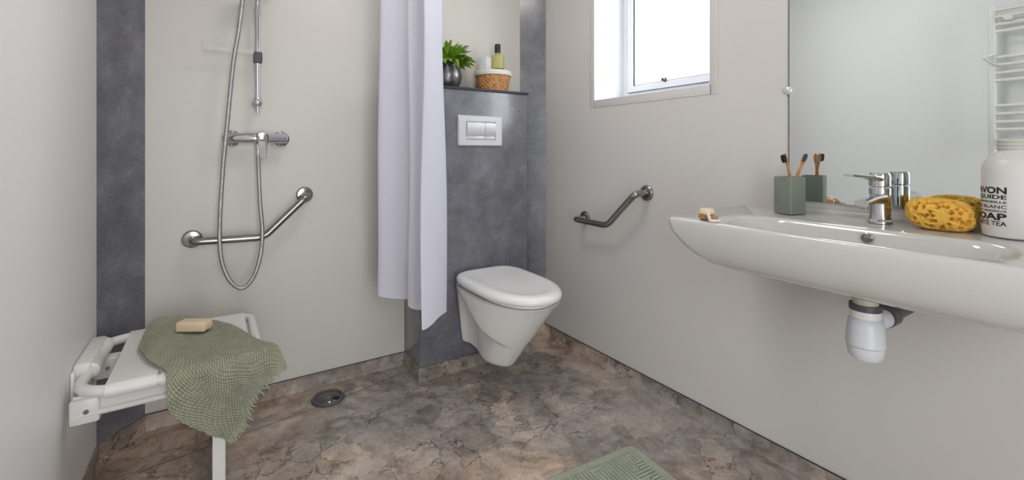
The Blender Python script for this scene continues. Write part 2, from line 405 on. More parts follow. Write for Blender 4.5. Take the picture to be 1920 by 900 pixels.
# flush plate
fp = thing('flush_plate', 'white two-button flush plate on the grey boxing', 'flush plate', (1.098, BYF, 1.09))
fx0, fx1, fz0, fz1 = .976, 1.222, 1.080, 1.228
def xzframe(x0, x1, z0, z1, wx, wz, y0, y1, bev):
    b = MB(); b.box((x0, y0, z0), (x0+wx, y1, z1), bev); b.box((x1-wx, y0, z0), (x1, y1, z1), bev)
    b.box((x0+wx-.006, y0+.0004, z0), (x1-wx+.006, y1, z0+wz), bev); b.box((x0+wx-.006, y0+.0004, z1-wz), (x1-wx+.006, y1, z1), bev); return b
def plate_ring(hx, hz, r, y): return [(1.099+p[0], y, 1.154+p[1]) for p in rrect(0, 0, hx, hz, r, 0, 6)]
MB().rings([plate_ring(.123, .074, .006, BYF), plate_ring(.123, .074, .006, BYF-.008), plate_ring(.119, .070, .006, BYF-.012),
            plate_ring(.084, .047, .004, BYF-.012), plate_ring(.082, .045, .004, BYF-.004), plate_ring(.001, .001, .0005, BYF-.004)], True, True, True).build('frame', SILV, fp)
def button(x0, x1):
    def prof(x, s):
        return [(x, BYF-.005, 1.196), (x, BYF-.016, 1.192), (x, BYF-.0195, 1.172), (x, BYF-.018, 1.150), (x, BYF-.012, 1.134), (x, BYF-.0075, 1.128), (x, BYF-.005, 1.128)]
    return MB().rings([prof(x0, 0), prof(x1, 1)], True, True, True)
button(1.020, 1.118).build('button', SILV, fp); button(1.1205, 1.179).build('button', SILV, fp)
MB().box((1.02, BYF-.011, 1.113), (1.118, BYF-.004, 1.1255), .002).build('button_lip', SILV, fp)
MB().box((1.1205, BYF-.011, 1.113), (1.179, BYF-.004, 1.1255), .002).build('button_lip', SILV, fp)

# ------------------------------------------------------------------ toilet
TX, TYB = 1.092, BYF
tl = thing('wall_hung_toilet', 'white ceramic wall-hung toilet with its lid closed', 'toilet', (TX, TYB, .10))
ZT = .434
def pan_w(y, z):
    """half width of the pan at depth y and height z: a bowl that overhangs a narrow foot"""
    h = max(0.0, min(1.0, (ZT-z)/(ZT-.10)))
    yf = front_y(z)
    c = max(0, min(1, (y-yf)/lerp(.25, .16, h)))
    yb_ = 1.945-.44*h**.85
    wb = .172*math.sqrt(max(0, 1-(h/1.12)**2.2))*math.sqrt(max(0, 1-(1-c)**2))*(1-sstep(yb_-.035, yb_+.03, y))
    if h < .12: wb = max(wb, .172*math.sqrt(max(0, 1-(1-c)**2))*(1-.30*sstep(1.82, 1.96, y)))
    ws = lerp(.112, .080, h)*math.sqrt(max(0, 1-(1-min(1, max(0, (y-yf)/.10)))**2))
    ws *= 1-.10*math.exp(-((y-1.88)/.05)**2)
    ws += .034*sstep(1.935, 1.985, y)*(1-.5*h)
    k = .012; a, b = wb, ws
    hh = max(0, min(1, .5+.5*(a-b)/k)); return lerp(b, a, hh)+k*hh*(1-hh)
def front_y(z):
    h = (ZT-z)/(ZT-.10)
    return lerp(1.435, 1.715, h**.92)
ringsP = []; NZ = 44; NY = 46
for k in range(NZ+1):
    h = k/NZ; z = ZT-(ZT-.10)*h
    yf = front_y(z); rim = []
    for i in range(NY+1):
        a = (i/NY); y = yf+(TYB-yf)*(1-math.cos(a*PI/2)) if True else 0
        wv = pan_w(y, z)
        c = min(1, (y-yf)/.13); wcap = .20*math.sqrt(max(0, 1-(1-c)**2))
        wv = min(wv if wv > 0.02 else .02, wcap)
        if h > .93: wv *= 1-.35*((h-.93)/.07)**2
        rim.append((y, wv))
    zz = z+(.015*sstep(.9, 1, h)) if False else z
    # underside rises a bit towards the wall
    def zy(y): return zz+(.03*sstep(1.80, 1.95, y))*sstep(.75, 1, h)
    ringsP.append([(TX-wv, y, zy(y)) for y, wv in rim]+[(TX+wv, y, zy(y)) for y, wv in rim[::-1]])
pan = MB().rings(ringsP, True, True, True)
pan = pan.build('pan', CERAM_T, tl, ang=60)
sm = pan.modifiers.new('smooth', 'SMOOTH'); sm.factor = .5; sm.iterations = 4
def lid_ring(s, z, off=0):
    pts = []; n = 64
    for i in range(n):
        a = 2*PI*i/n; c, q = math.cos(a), math.sin(a)
        # front half ellipse, back half squarer and narrower
        if q < 0: x = .172*math.copysign(abs(c)**.90, c); y = 1.70+.272*q
        else:
            x = .172*math.copysign(abs(c)**.42, c)*(1-.06*q*q); y = 1.70+.277*(abs(q)**.42)
        L = math.hypot(x, y-1.70)
        k = (L-off)/L if L > 0 else 1
        pts.append((TX+x*k*s, 1.70+(y-1.70)*k*s, z))
    return pts
MB().rings([lid_ring(1, .437, .03), lid_ring(1, .4345, .028), lid_ring(1, .4400, .027), lid_ring(1, .4455, .028), lid_ring(1, .4455, .03)], True, True, True).build('seat_ring', SEATP, tl)
MB().rings([lid_ring(1, .450, .03), lid_ring(1, .450, .004), lid_ring(1, .456, -.002), lid_ring(1, .468, -.003), lid_ring(1, .478, .004), lid_ring(1, .484, .018), lid_ring(1, .486, .036), lid_ring(1, .4835, .055), lid_ring(1, .4815, .08), lid_ring(.3, .4815, 0), lid_ring(.01, .4815, 0)], True, True, True).build('lid', SEATP, tl, ang=60)
for sx in (-.075, .075):
    MB().lathe([(0, -.02), (.012, -.02), (.012, .02), (0, .02)], (TX+sx, 1.965, .447), (1, 0, 0), 16).build('hinge', CHROME, tl)

# ------------------------------------------------------------------ curtain and its rail
rail = thing('curtain_rail', 'white curtain rail fixed under the ceiling', 'curtain rail', (.64, YB, 2.12))
MB().tube([(.64, YB, 2.12), (.64, -.2, 2.12)], .012).build('rod', WHITEP, rail)
for y in (.0, .9, 1.6): MB().tube([(.64, y, 2.12), (.64, y, ZC)], .006).build('hanger', WHITEP, rail)
CP = [(.61, 1.96), (.562, 1.885), (.668, 1.85), (.70, 1.80), (.640, 1.735), (.676, 1.675), (.690, 1.60), (.597, 1.50), (.650, 1.505), (.722, 1.565), (.735, 1.64), (.69, 1.70)]
cbot = smooth_path([(x, y, 0) for x, y in CP], 14)
def curt(u_, v_):
    i = u_*(len(cbot)-1); k = min(int(i), len(cbot)-2); p = cbot[k].lerp(cbot[k+1], i-k)
    z = .448+(2.105-.448)*v_
    g = v_*1.0
    x = lerp(p.x, .650+(p.x-.65)*.80, g); y = lerp(p.y, 1.74+(p.y-1.74)*1.0+.012, g)
    x += .004*math.sin(9*v_+14*u_); y += .005*math.sin(7*v_+20*u_)
    z += .012*math.sin(26*u_)*(1-v_)
    return (x, y, z)
cu = MB().grid(curt, len(cbot)-1, 60).build('shower_curtain', CURT, None, (.64, 1.74, .448), ang=180)
tag(cu, 'white shower curtain gathered in folds beside the toilet', 'curtain')

# ------------------------------------------------------------------ shower fittings on the back wall
RX, RY = .1455, 2.140
sr = thing('shower_rail', 'chrome shower rail with sliding holder on the back wall', 'shower rail', (RX, YB, 1.207))
MB().tube([(RX, RY, 1.207), (RX, RY, 1.255)], .0065).build('rod_end', CHROME, sr)
MB().tube([(RX, RY, 1.255), (RX, RY, 1.95)], .0105, 18).build('rod', CHROME, sr)
for z in (1.253, 1.93):
    MB().lathe([(0, -.018), (.012, -.016), (.017, -.006), (.018, .004), (.013, .016), (0, .019)], (RX, RY, z), n=24).tube([(RX, RY, z), (RX, YB-.012, z)], .008).lathe([(.016, -.012), (.019, -.004), (.019, 0)], (RX, YB, z), (0, 1, 0), 20, True).build('wall_bracket', CHROME, sr)
sl = MB().box((RX-.016, RY-.018, 1.412), (RX+.016, RY+.016, 1.458), .006).build('slider', DARKP, sr, label='dark grey sliding clamp')
arm = MB().box((-.035, RY-.02, 1.444), (RX-.014, RY-.012, 1.462), .003).box((-.042, RY-.024, 1.44), (-.028, RY-.006, 1.478), .003)
arm.build('lever', CLEARP, sl, label='thin translucent arm of the clamp')
MB().lathe([(0, .0), (.045, .0), (.056, .006), (.06, .022), (.057, .022), (.052, .009), (0, .006)], (RX-.005, RY-.045, 1.674), n=36).build('soap_tray', CHROME, sr)

mx = thing('shower_mixer', 'chrome shower mixer tap with centre lever on the back wall', 'mixer tap', (.147, YB, 1.104))
MZ, MY = 1.106, 2.135
for x in (.056, .236):
    MB().lathe([(.0, .0), (.030, .0), (.033, .008), (.031, .02), (.018, .03), (.016, .05), (.016, .07)], (x, YB, MZ), (0, -1, 0), 30).build('rosette', CHROME, mx)
MB().lathe([(0, -.108), (.017, -.108), (.0195, -.104), (.0195, -.052), (.0215, -.049), (.0215, .049), (.0195, .052), (.0195, .104), (.017, .108), (0, .108)], (.147, MY, MZ), (1, 0, 0), 30).build('body', CHROME, mx)
MB().lathe([(0, -.014), (.0225, -.014), (.0225, .012), (.018, .016), (0, .017)], (.160, MY-.012, MZ+.004), (0, -1, 0), 28).build('cartridge_cap', CHROME, mx)
def lever(u_, v_):
    a = 2*PI*u_; hx = lerp(.0195, .0125, v_); hy = lerp(.010, .005, v_)
    yc = MY-.030-.03*v_**1.5; z = lerp(1.118, 1.028, v_)
    return (.160+hx*math.copysign(abs(math.cos(a))**.6, math.cos(a)), yc+hy*math.copysign(abs(math.sin(a))**.6, math.sin(a)), z)
lv = MB(); lv.rings([[lever(i/24, k/10) for i in range(24)] for k in range(11)], True, True, True); lv.build('lever', CHROME, mx)
MB().lathe([(.010, .022), (.011, .02), (.011, .0), (.0085, -.002), (.0085, -.03), (.007, -.034)], (.147, MY+.002, 1.062), n=20, cap1=True).build('hose_outlet', CHROME, mx)
hp = smooth_path([(.147, 2.136, 1.03), (.148, 2.125, .96), (.151, 2.10, .847), (.158, 2.085, .718), (.145, 2.075, .613), (.117, 2.072, .543), (.081, 2.072, .521), (.042, 2.074, .565), (.018, 2.078, .65), (.014, 2.083, .774), (.024, 2.086, .978), (.037, 2.087, 1.143), (.058, 2.088, 1.392), (.076, 2.09, 1.52), (.090, 2.088, 1.647), (.108, 2.075, 1.776), (.128, 2.06, 1.85)], 14)
hs = MB().tube(hp, [.0075+.0005*(i % 2) for i in range(len(hp))], 12).build('shower_hose', HOSEM, None, (.147, 2.136, .52))
tag(hs, 'flexible metal shower hose hanging in a long loop', 'hose')
hd = thing('hand_shower', 'chrome hand shower in its holder at the rail top', 'shower head', (.128, 2.06, 1.85))
MB().tube(smooth_path([(.128, 2.06, 1.84), (.130, 2.045, 1.90), (.132, 2.02, 1.96), (.134, 1.985, 2.0)], 5), .012).build('handle', CHROME, hd)
MB().lathe([(0, 0), (.03, 0), (.042, .012), (.044, .022), (0, .022)], (.134, 1.98, 2.02), (0, -.6, -.8), 30).build('spray_head', CHROME, hd)

def grab_bar(name, label, P, nrm, fl):
    """angled grab bar: P = polyline of the tube from wall to wall, fl = two flange centres"""
    g = thing(name, label, 'grab bar', fl[0], 'angled grab bars')
    MB().tube(round_path(P, .030, 8), .0145, 18, False).build('bar', STEEL, g)
    for c in fl:
        MB().lathe([(0, .014), (.018, .013), (.030, .011), (.034, .007), (.0345, 0)], c, nrm, 32).build('flange', STEEL, g)
    return g
yb = YB-.075
grab_bar('grab_bar', 'angled steel grab bar crossing behind the shower hose', [(-.077, YB, .708), (-.077, yb, .708), (.166, yb, .702), (.33, yb, .862), (.33, YB, .862)], (0, -1, 0), [(-.077, YB, .708), (.33, YB, .862)])
xb = XR-.075
grab_bar('grab_bar', 'angled steel grab bar below the window beside the toilet', [(XR, 1.775, .712), (xb, 1.775, .712), (xb, 1.545, .710), (xb, 1.375, .870), (XR, 1.375, .870)], (-1, 0, 0), [(XR, 1.775, .712), (XR, 1.375, .870)])

# ------------------------------------------------------------------ floor drain
dr = thing('floor_drain', 'round dark chrome floor drain by the shower wall', 'drain', (.403, 2.064, 0))
MB().lathe([(.050, .001), (.066, .001), (.066, .006), (.062, .010), (.054, .011), (.051, .008)], (.403, 2.064, 0), n=48).build('rim', DARKP, dr)
MB().lathe([(0, .026), (.025, .024), (.042, .018), (.052, .009), (.053, .001)], (.403, 2.064, 0), n=48).build('cover', mat('dark_chrome', (.17, .17, .18), .10, 1.0), dr)

# ------------------------------------------------------------------ folding shower seat on the left wall
ss = thing('shower_bench', 'white folding shower seat with legs hinged on the left wall', 'shower seat', (-.08, 1.80, 0))
ZS = .420; Y0, Y1 = 1.598, 2.020; SX0, SX1 = -.243, .092
MB().tube(round_path([(-.300, 1.80, ZS), (-.308, 1.735, ZS-.004), (-.308, 1.655, ZS-.003), (SX0-.012, Y0, ZS), (SX1+.002, Y0, ZS), (SX1+.022, Y0+.02, ZS), (SX1+.022, Y1-.02, ZS), (SX1+.002, Y1, ZS), (SX0-.012, Y1, ZS), (-.300, 1.985, ZS+.002), (-.300, 1.92, ZS)], .040, 8), .0145, 16).build('tube_frame', WHITEP, ss)
MB().lathe([(0, -.115), (.017, -.115), (.022, -.110), (.022, -.06), (.0195, -.055), (.0195, .055), (.022, .06), (.022, .110), (.017, .115), (0, .115)], (-.300, 1.865, ZS+.004), (0, 1, 0), 22).build('hinge_barrel', WHITEP, ss)
MB().box((XL+.0005, 1.745, ZS-.020), (-.296, 1.985, ZS+.032), .010, 3).build('hinge_block', WHITEP, ss)
MB().box((XL+.0005, 1.72, ZS-.115), (XL+.010, 1.99, ZS+.02), .004).build('wall_plate', WHITEP, ss)
def slat(x0, x1):
    """seat slat wrapped over both tubes"""
    rr = .0185; zc = ZS; ri = .0150
    out = [(Y0-rr*math.cos(a), zc+rr*math.sin(a)) for a in [PI*(-.32)+i*PI*.82/8 for i in range(9)]]
    out += [(lerp(Y0, Y1, i/8), zc+rr-.004*math.sin(PI*i/8)) for i in range(1, 8)]
    out += [(Y1+rr*math.cos(a), zc+rr*math.sin(a)) for a in [PI*.5-i*PI*.82/8 for i in range(9)]]
    inn = [(Y1+ri*math.cos(a), zc+ri*math.sin(a)) for a in [-PI*.32+i*PI*.82/8 for i in range(9)]]
    inn += [(lerp(Y1, Y0, i/8), zc+ri-.004*math.sin(PI*i/8)-.002) for i in range(1, 8)]
    inn += [(Y0-ri*math.cos(a), zc+ri*math.sin(a)) for a in [PI*.5-i*PI*.82/8 for i in range(9)]]
    return MB().rings([[(x, y, z) for y, z in out+inn] for x in (x0, x0+.001, x1-.001, x1)], True, True, True)
for x0, x1 in ((SX0, -.134), (-.126, -.018), (-.010, SX1)): slat(x0, x1).build('slat', WHITEP, ss)
for y in (1.655, 1.95):
    MB().box((-.318, y, ZS-.072), (.015, y+.005, ZS-.022), .001).tube([(-.318, y, ZS-.074), (.015, y, ZS-.070)], .009, 12).build('support_rail', WHITEP, ss)
    MB().box((-.326, y-.008, ZS-.098), (-.262, y+.012, ZS-.030), .008).build('hinge_ear', WHITEP, ss)
    MB().lathe([(0, .003), (.006, .003), (.006, 0)], (-.290, y-.008, ZS-.064), (0, -1, 0), 14).build('screw', STEEL, ss)
for y in (1.618, 1.99):
    MB().box((-.008, y-.012, .006), (.026, y+.012, ZS-.016), .005).build('leg', WHITEP, ss)
    MB().lathe([(0, 0), (.022, 0), (.022, .010), (.018, .016), (0, .016)], (.009, y, 0), n=20).build('foot', DARKP, ss)

# towel draped over the seat: (x, run over the front edge, lift)
TW = [[(-.198, -.256, 0), (-.162, -.13, 0), (-.115, -.024, 0), (-.095, .102, 0), (.028, .208, 0)],
      [(-.197, -.371, .004), (-.117, -.203, 0), (-.04, .012, 0), (.001, .092, 0), (.064, .172, 0)],
      [(-.187, -.435, .016), (-.086, -.268, .004), (.002, -.024, .003), (.054, .06, 0), (.091, .101, 0)],
      [(-.158, -.450, .026), (-.060, -.345, .006), (.037, -.128, .003), (.088, .01, 0), (.130, .056, .004)],
      [(-.110, -.445, .026), (-.031, -.410, .010), (.049, -.297, .004), (.117, -.116, .002), (.174, .017, .012)]]
ZTW, YTW = .4470, 1.578
def cat1(P, t):
    n = len(P)-1; i = min(int(t*n), n-1); f = t*n-i
    a, b, c, d = Vector(P[max(i-1, 0)]), Vector(P[i]), Vector(P[i+1]), Vector(P[min(i+2, n)])
    return .5*((2*b)+(c-a)*f+(2*a-5*b+4*c-d)*f*f+(3*b-a-3*c+d)*f**3)
def towel_pos(s, t, disp=True):
    q = cat1([cat1(r, s) for r in TW], t)
    a, b, h = q
    R = .022; arc = R*PI/2
    if b <= -R: y, z, ny, nz_ = YTW-b-R, ZTW, 0, 1
    elif b <= -R+arc:
        th = (b+R)/R; y, z, ny, nz_ = YTW-R*math.sin(th)-0.0, ZTW-R*(1-math.cos(th)), -math.sin(th), math.cos(th); y += 0
    else: y, z, ny, nz_ = YTW-R, ZTW-R-(b+R-arc), -1, 0
    hang = sstep(-.01, .06, b)
    f = .013*noise.noise(Vector((a*9, b*5, 3.3)))*(.15+hang) + .010*hang*math.sin(a*48+b*12)
    top = (1-hang)
    f += top*.012*max(0, noise.noise(Vector((a*11+4, b*9, 1.7))))
    f = max(f, -.002*top) + h + .004*hang
    if disp:
        U, V = s*.50, t*.42
        k = math.sin(2*PI*U/.0165)*math.sin(2*PI*V/.0140)
        f += .0045*k*(.35+.65*sstep(.2, .55, s))
    return (a, y+ny*f+(-.010*hang if ny < 0 else 0), z+nz_*f)
tw = thing('knit_towel', 'sage green knitted towel draped over the shower seat', 'towel', (.0, 1.70, ZTW))
tb = MB().grid(towel_pos, 240, 220).build('cloth', TOWEL, tw, ang=180)
so = tb.modifiers.new('thick', 'SOLIDIFY'); so.thickness = .004; so.offset = -1 if False else 0
# fringe along the outer edge
fr = MB()
for i in range(70):
    t = i/69; p = Vector(towel_pos(1, t, False)); q = Vector(towel_pos(.97, t, False)); d = (p-q).normalized()
    L = random.uniform(.009, .026); side = Vector((random.uniform(-.6, .6), random.uniform(-.6, .6), random.uniform(-.9, .3)))
    fr.tube([p-d*.004, p+d*L*.5+side*L*.2, p+d*L+side*L*.6], [.0034, .0030, .0014], 6)
fo = fr.build('fringe', TOWEL, tw); fo['kind'] = 'stuff'
sb = MB().box((-.047, -.024, 0), (.047, .024, .031), .006, 3)
R_ = Matrix.Rotation(math.radians(-32), 3, 'Z')
sb.v = [tuple(R_ @ Vector(q)+Vector((-.058, 1.845, .4625))) for q in sb.v]
tag(sb.build('soap_bar', SOAPM, None, (-.058, 1.845, .4625)), 'cream rectangular soap bar lying on the green towel', 'soap')

# ------------------------------------------------------------------ bath mat
mt = thing('bath_mat', 'sage green bath mat with raised maze ribs on the floor', 'bath mat', (.84, .86, 0))
MW, MD = .80, .56; mr = math.radians(-4)
def matpos(x, y, z):
    c, s_ = math.cos(mr), math.sin(mr); dx, dy = x-MW, y-MD
    return (1.252+dx*c-dy*s_, 1.148+dx*s_+dy*c, z)
NX, NYm = 460, 330
def matz(x, y):
    d = min(x, MW-x, y, MD-y)
    edge = .009*min(1, math.sqrt(max(0, d)/.010))
    if d < .036: return .002+edge
    cs = .036; ix, iy = int(x/cs), int(y/cs); hsh = noise.cell(Vector((ix+.5, iy+.5, 2.2)))
    ph = (y if hsh > .5 else x)
    r = abs(math.sin(PI*ph/.0135))
    return .002+edge+.013*min(1, max(0, r-.22)*1.7)*min(1, (d-.036)/.012)-.004*min(1, (d-.036)/.012)
def matfn(u_, v_):
    x, y = u_*MW, v_*MD; r = .035
    # rounded corners
    cx = max(r-x, x-(MW-r), 0); cy = max(r-y, y-(MD-r), 0)
    if cx > 0 and cy > 0:
        L = math.hypot(cx, cy); m_ = max(cx, cy)
        if L > 0:
            k = m_/L; sx = -1 if x < r else 1; sy = -1 if y < r else 1
            x2 = (r if sx < 0 else MW-r)+sx*cx*k; y2 = (r if sy < 0 else MD-r)+sy*cy*k
            return matpos(x2, y2, matz(x, y))
    return matpos(x, y, matz(x, y))
MB().grid(matfn, NX, NYm).build('pile', MATG, mt, ang=180)

# ------------------------------------------------------------------ mirror
mi = thing('wall_mirror', 'frameless rectangular mirror above the wash basin', 'mirror', (XR, .485, .892))
MB().box((XR-.0055, .19, .892), (XR-.0005, .777, 1.66), .0006, 1).build('glass', MIRR, mi)
MB().box((XR-.0052, .7772, .892), (XR-.0006, .7790, 1.66)).build('edge', EDGE, mi, smooth=False)
for y, z in ((.779, 1.253), (.187, 1.253)):
    MB().lathe([(0, .014), (.008, .0135), (.0125, .010), (.0125, 0)], (XR, y, z), (-1, 0, 0), 24).build('clip', SILV, mi, label='round metal mirror clip')

# ------------------------------------------------------------------ wash basin
BC = .50
ba = thing('wash_basin', 'wide white ceramic wash basin hung on the right wall', 'basin', (XR, BC, .72))
def deck(x, y): return .850+.0079*(x-1.178)/.417
def bring(xf, xb, hy, r, z=None, zf=None, cy=BC): return rrect((xf+xb)/2, cy, (xb-xf)/2, hy, r, z, 14, zf)
WB = XR-.001
R = []
# inside of the bowl, from the drain out
for xf, xb, hy, r, z in ((1.290, 1.312, .011, .010, .765), (1.24, 1.345, .14, .05, .768), (1.215, 1.366, .22, .07, .776), (1.205, 1.380, .250, .085, .792), (1.199, 1.389, .268, .09, .815), (1.196, 1.394, .277, .09, .835)):
    R.append(bring(xf, xb, hy, r, z))
R.append(bring(1.192, 1.400, .284, .09, zf=lambda x, y: deck(x, y)-.005))
R.append(bring(1.188, 1.406, .292, .09, zf=lambda x, y: deck(x, y)-.0006))
R.append(bring(1.186, 1.416, .302, .09, zf=deck))
R.append(bring(1.178, WB, .429, .02, zf=deck))
for xf, hy, r, z in ((1.1715, .4345, .020, .8465), (1.170, .436, .022, .842), (1.1695, .435, .025, .832), (1.170, .430, .032, .812), (1.173, .418, .042, .79), (1.179, .402, .055, .767), (1.190, .380, .07, .745), (1.208, .350, .08, .726), (1.235, .310, .09, .714), (1.28, .25, .09, .708), (1.40, .09, .03, .706)):
    R.append(bring(xf, WB, hy, r, z, zf=None))
# the outer wall stands higher at the back: keep the deck's height there
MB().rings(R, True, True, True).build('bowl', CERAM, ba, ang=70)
MB().box((WB-.012, BC-.27, .855), (WB, BC+.27, .872), .004, 3).build('back_upstand', CERAM, ba)
MB().lathe([(0, .004), (.0085, .004), (.0125, .0015), (.0125, -.002)], (1.3875, .49, .832), (-1, 0, .12), 24).build('overflow_ring', STEEL, ba, label='round metal overflow hole')
MB().lathe([(0, .002), (.018, .003), (.020, 0)], (1.301, BC, .766), n=24).build('drain_plug', CHROME, ba)

# faucet
FXc, FYc, FZ = 1.520, .5065, .8573
fa = thing('basin_faucet', 'chrome single-lever faucet on the wash basin ledge', 'faucet', (FXc, FYc, FZ))
MB().lathe([(0, 0), (.028, 0), (.028, .006), (.0245, .010), (.0235, .05), (.0245, .092), (.0235, .096), (0, .096)], (FXc, FYc, FZ), n=36).build('body', CHROME, fa)
def spout(k):
    t = k/10; x = lerp(FXc-.006, FXc-.118, t); z = FZ+lerp(.066, .060, t)+.004*math.sin(PI*t); hy = lerp(.022, .016, t); hz = lerp(.016, .008, t)
    return [(x, FYc+hy*math.copysign(abs(math.cos(a))**.55, math.cos(a)), z+hz*math.copysign(abs(math.sin(a))**.55, math.sin(a))) for a in [2*PI*i/24 for i in range(24)]]
sp = MB().rings([spout(k) for k in range(11)], True, True, True).build('spout', CHROME, fa)
MB().lathe([(0, -.008), (.010, -.008), (.011, 0), (.011, .006)], (FXc-.104, FYc, FZ+.052), n=20).build('aerator', CHROME, sp)
MB().lathe([(0, .098), (.0215, .098), (.0245, .101), (.0245, .130), (.022, .136), (0, .137)], (FXc, FYc, FZ), n=36).build('lever_cap', CHROME, fa)
def levr(k):
    t = k/12; x = lerp(FXc-.012, FXc-.132, t); y = FYc+lerp(0, .024, t); z = FZ+lerp(.122, .132, t); hy = lerp(.017, .012, t); hz = lerp(.011, .0035, min(1, t*2.2))
    return [(x, y+hy*math.copysign(abs(math.cos(a))**.5, math.cos(a)), z+hz*math.copysign(abs(math.sin(a))**.5, math.sin(a))) for a in [2*PI*i/20 for i in range(20)]]
MB().rings([levr(k) for k in range(13)], True, True, True).build('lever', CHROME, fa)

# trap under the basin
TXc, TYc = 1.36, .483
tp = thing('bottle_trap', 'white plastic bottle trap hanging under the wash basin', 'drain trap', (TXc, TYc, .535))
MB().lathe([(.0, .7085), (.0265, .7085), (.0265, .660), (0, .660)], (TXc, TYc, 0), n=32).build('tailpiece', CREAMP, tp)
MB().lathe([(.026, .672), (.034, .672), (.0345, .664), (.034, .658), (.026, .658)], (TXc, TYc, 0), n=32).build('rubber_ring', DARKP, tp)
MB().lathe([(.0, .658), (.032, .658), (.033, .654), (.032, .640), (.0, .640)], (TXc, TYc, 0), n=32).build('nut', WHITEP, tp)
MB().lathe([(.0, .640), (.029, .640), (.035, .634), (.0385, .618), (.041, .580), (.0415, .572), (.0, .571)], (TXc, TYc, 0), n=36).build('body', GREYP, tp)
MB().lathe([(.0, .570), (.0385, .570), (.0385, .560), (.036, .546), (.030, .538), (0, .536)], (TXc, TYc, 0), n=36).build('cup', GREYP, tp)
MB().tube([(TXc+.020, TYc-.012, .632), (TXc+.055, TYc-.02, .632)], .024, 24).build('outlet', GREYP, tp)
MB().tube([(TXc+.050, TYc-.02, .636), (TXc+.085, TYc-.022, .637)], .028, 24).tube([(TXc+.085, TYc-.022, .637), (XR, TYc-.022, .637)], .0205, 24).build('waste_pipe', DARKP, tp, label='dark grey waste pipe to the wall')

# ------------------------------------------------------------------ things on the basin
ZD = .8576
# toothbrush cup (square, hollow)
cup_c = Vector((1.512, .737)); ca = math.radians(-14)
def cring(h, r, z):
    out = []
    for p in rrect(0, 0, h, h, r, 0, 6):
        x = p[0]*math.cos(ca)-p[1]*math.sin(ca); y = p[0]*math.sin(ca)+p[1]*math.cos(ca); out.append((cup_c.x+x, cup_c.y+y, z))
    return out
H_ = .0315
cpm = MB().rings([cring(H_-.002, .004, ZD), cring(H_, .005, ZD+.002), cring(H_, .005, ZD+.113), cring(H_-.001, .004, ZD+.115), cring(H_-.004, .003, ZD+.115), cring(H_-.005, .003, ZD+.113), cring(H_-.005, .003, ZD+.008)], True, True, True)
tag(cpm.build('toothbrush_cup', GREEN_C, None, (cup_c.x, cup_c.y, ZD)), 'square sage green ceramic toothbrush cup on the basin ledge', 'cup')
def toothbrush(label, base, head, face):
    A, B = Vector(base), Vector(head); d = (B-A).normalized(); f = Vector(face); f = (f-d*f.dot(d)).normalized(); s_ = d.cross(f)
    t_ = thing('toothbrush', label, 'toothbrush', base, 'bamboo toothbrushes')
    n = 12; R = []
    L = (B-A).length
    for k in range(25):
        q = k/24; wd = lerp(.0062, .0052, q) if q < .62 else (lerp(.0052, .0036, (q-.62)/.16) if q < .78 else lerp(.0036, .0066, min(1, (q-.78)/.08)))
        if q > .95: wd *= math.sqrt(max(.05, 1-((q-.95)/.05)**2))
        th = .0034 if q < .8 else .0028
        R.append([A+d*(q*L)+s_*wd*math.cos(2*PI*i/n)+f*th*math.sin(2*PI*i/n) for i in range(n)])
    MB().rings(R, True, True, True).build('handle', WOOD, t_)
    R = []
    for hgt, sc in ((.002, 1), (.009, 1.04), (.0125, .98)):
        R.append([A+d*(L-.0145+.0125*math.copysign(abs(math.cos(2*PI*i/20))**.7, math.cos(2*PI*i/20))*sc)+s_*(.0058*math.copysign(abs(math.sin(2*PI*i/20))**.7, math.sin(2*PI*i/20))*sc)+f*hgt for i in range(20)])
    MB().rings(R, True, True, True).build('bristles', BLACKP, t_, label='black bristles')
    return t_
toothbrush('bamboo toothbrush leaning left in the green cup', (1.520, .715, ZD+.012), (1.491, .741, 1.045), (-.9, .45, .15))
toothbrush('bamboo toothbrush leaning right in the green cup', (1.500, .748, ZD+.012), (1.546, .704, 1.045), (-.8, -.5, .2))

# small wooden brush with cord on the basin's left deck
zb = .8515
wb_ = thing('wooden_brush', 'small wooden brush with cream top on the basin corner', 'brush', (1.215, .825, zb))
bc = (1.215, .825)
MB().lathe([(0, 0), (.017, 0), (.022, .005), (.022, .012), (.019, .016), (0, .017)], (*bc, zb), n=28).build('wood_body', WOOD, wb_)
MB().lathe([(0, .016), (.019, .016), (.0225, .019), (.0225, .027), (.019, .032), (.008, .0335), (0, .0335)], (*bc, zb), n=28).build('cream_top', SOAPM, wb_)
MB().tube(smooth_path([(1.196, .817, zb+.018), (1.188, .803, zb+.020), (1.182, .793, zb+.010), (1.180, .789, zb+.004), (1.186, .777, zb+.004), (1.196, .771, zb+.004)], 6), .0045, 8).build('cord', LINEN, wb_, label='white cotton cord')
MB().lathe([(0, -.010), (.006, -.008), (.008, 0), (.006, .008), (0, .010)], (1.205, .793, zb+.008), (1, -.5, 0), 16).build('bead', WOOD, wb_)

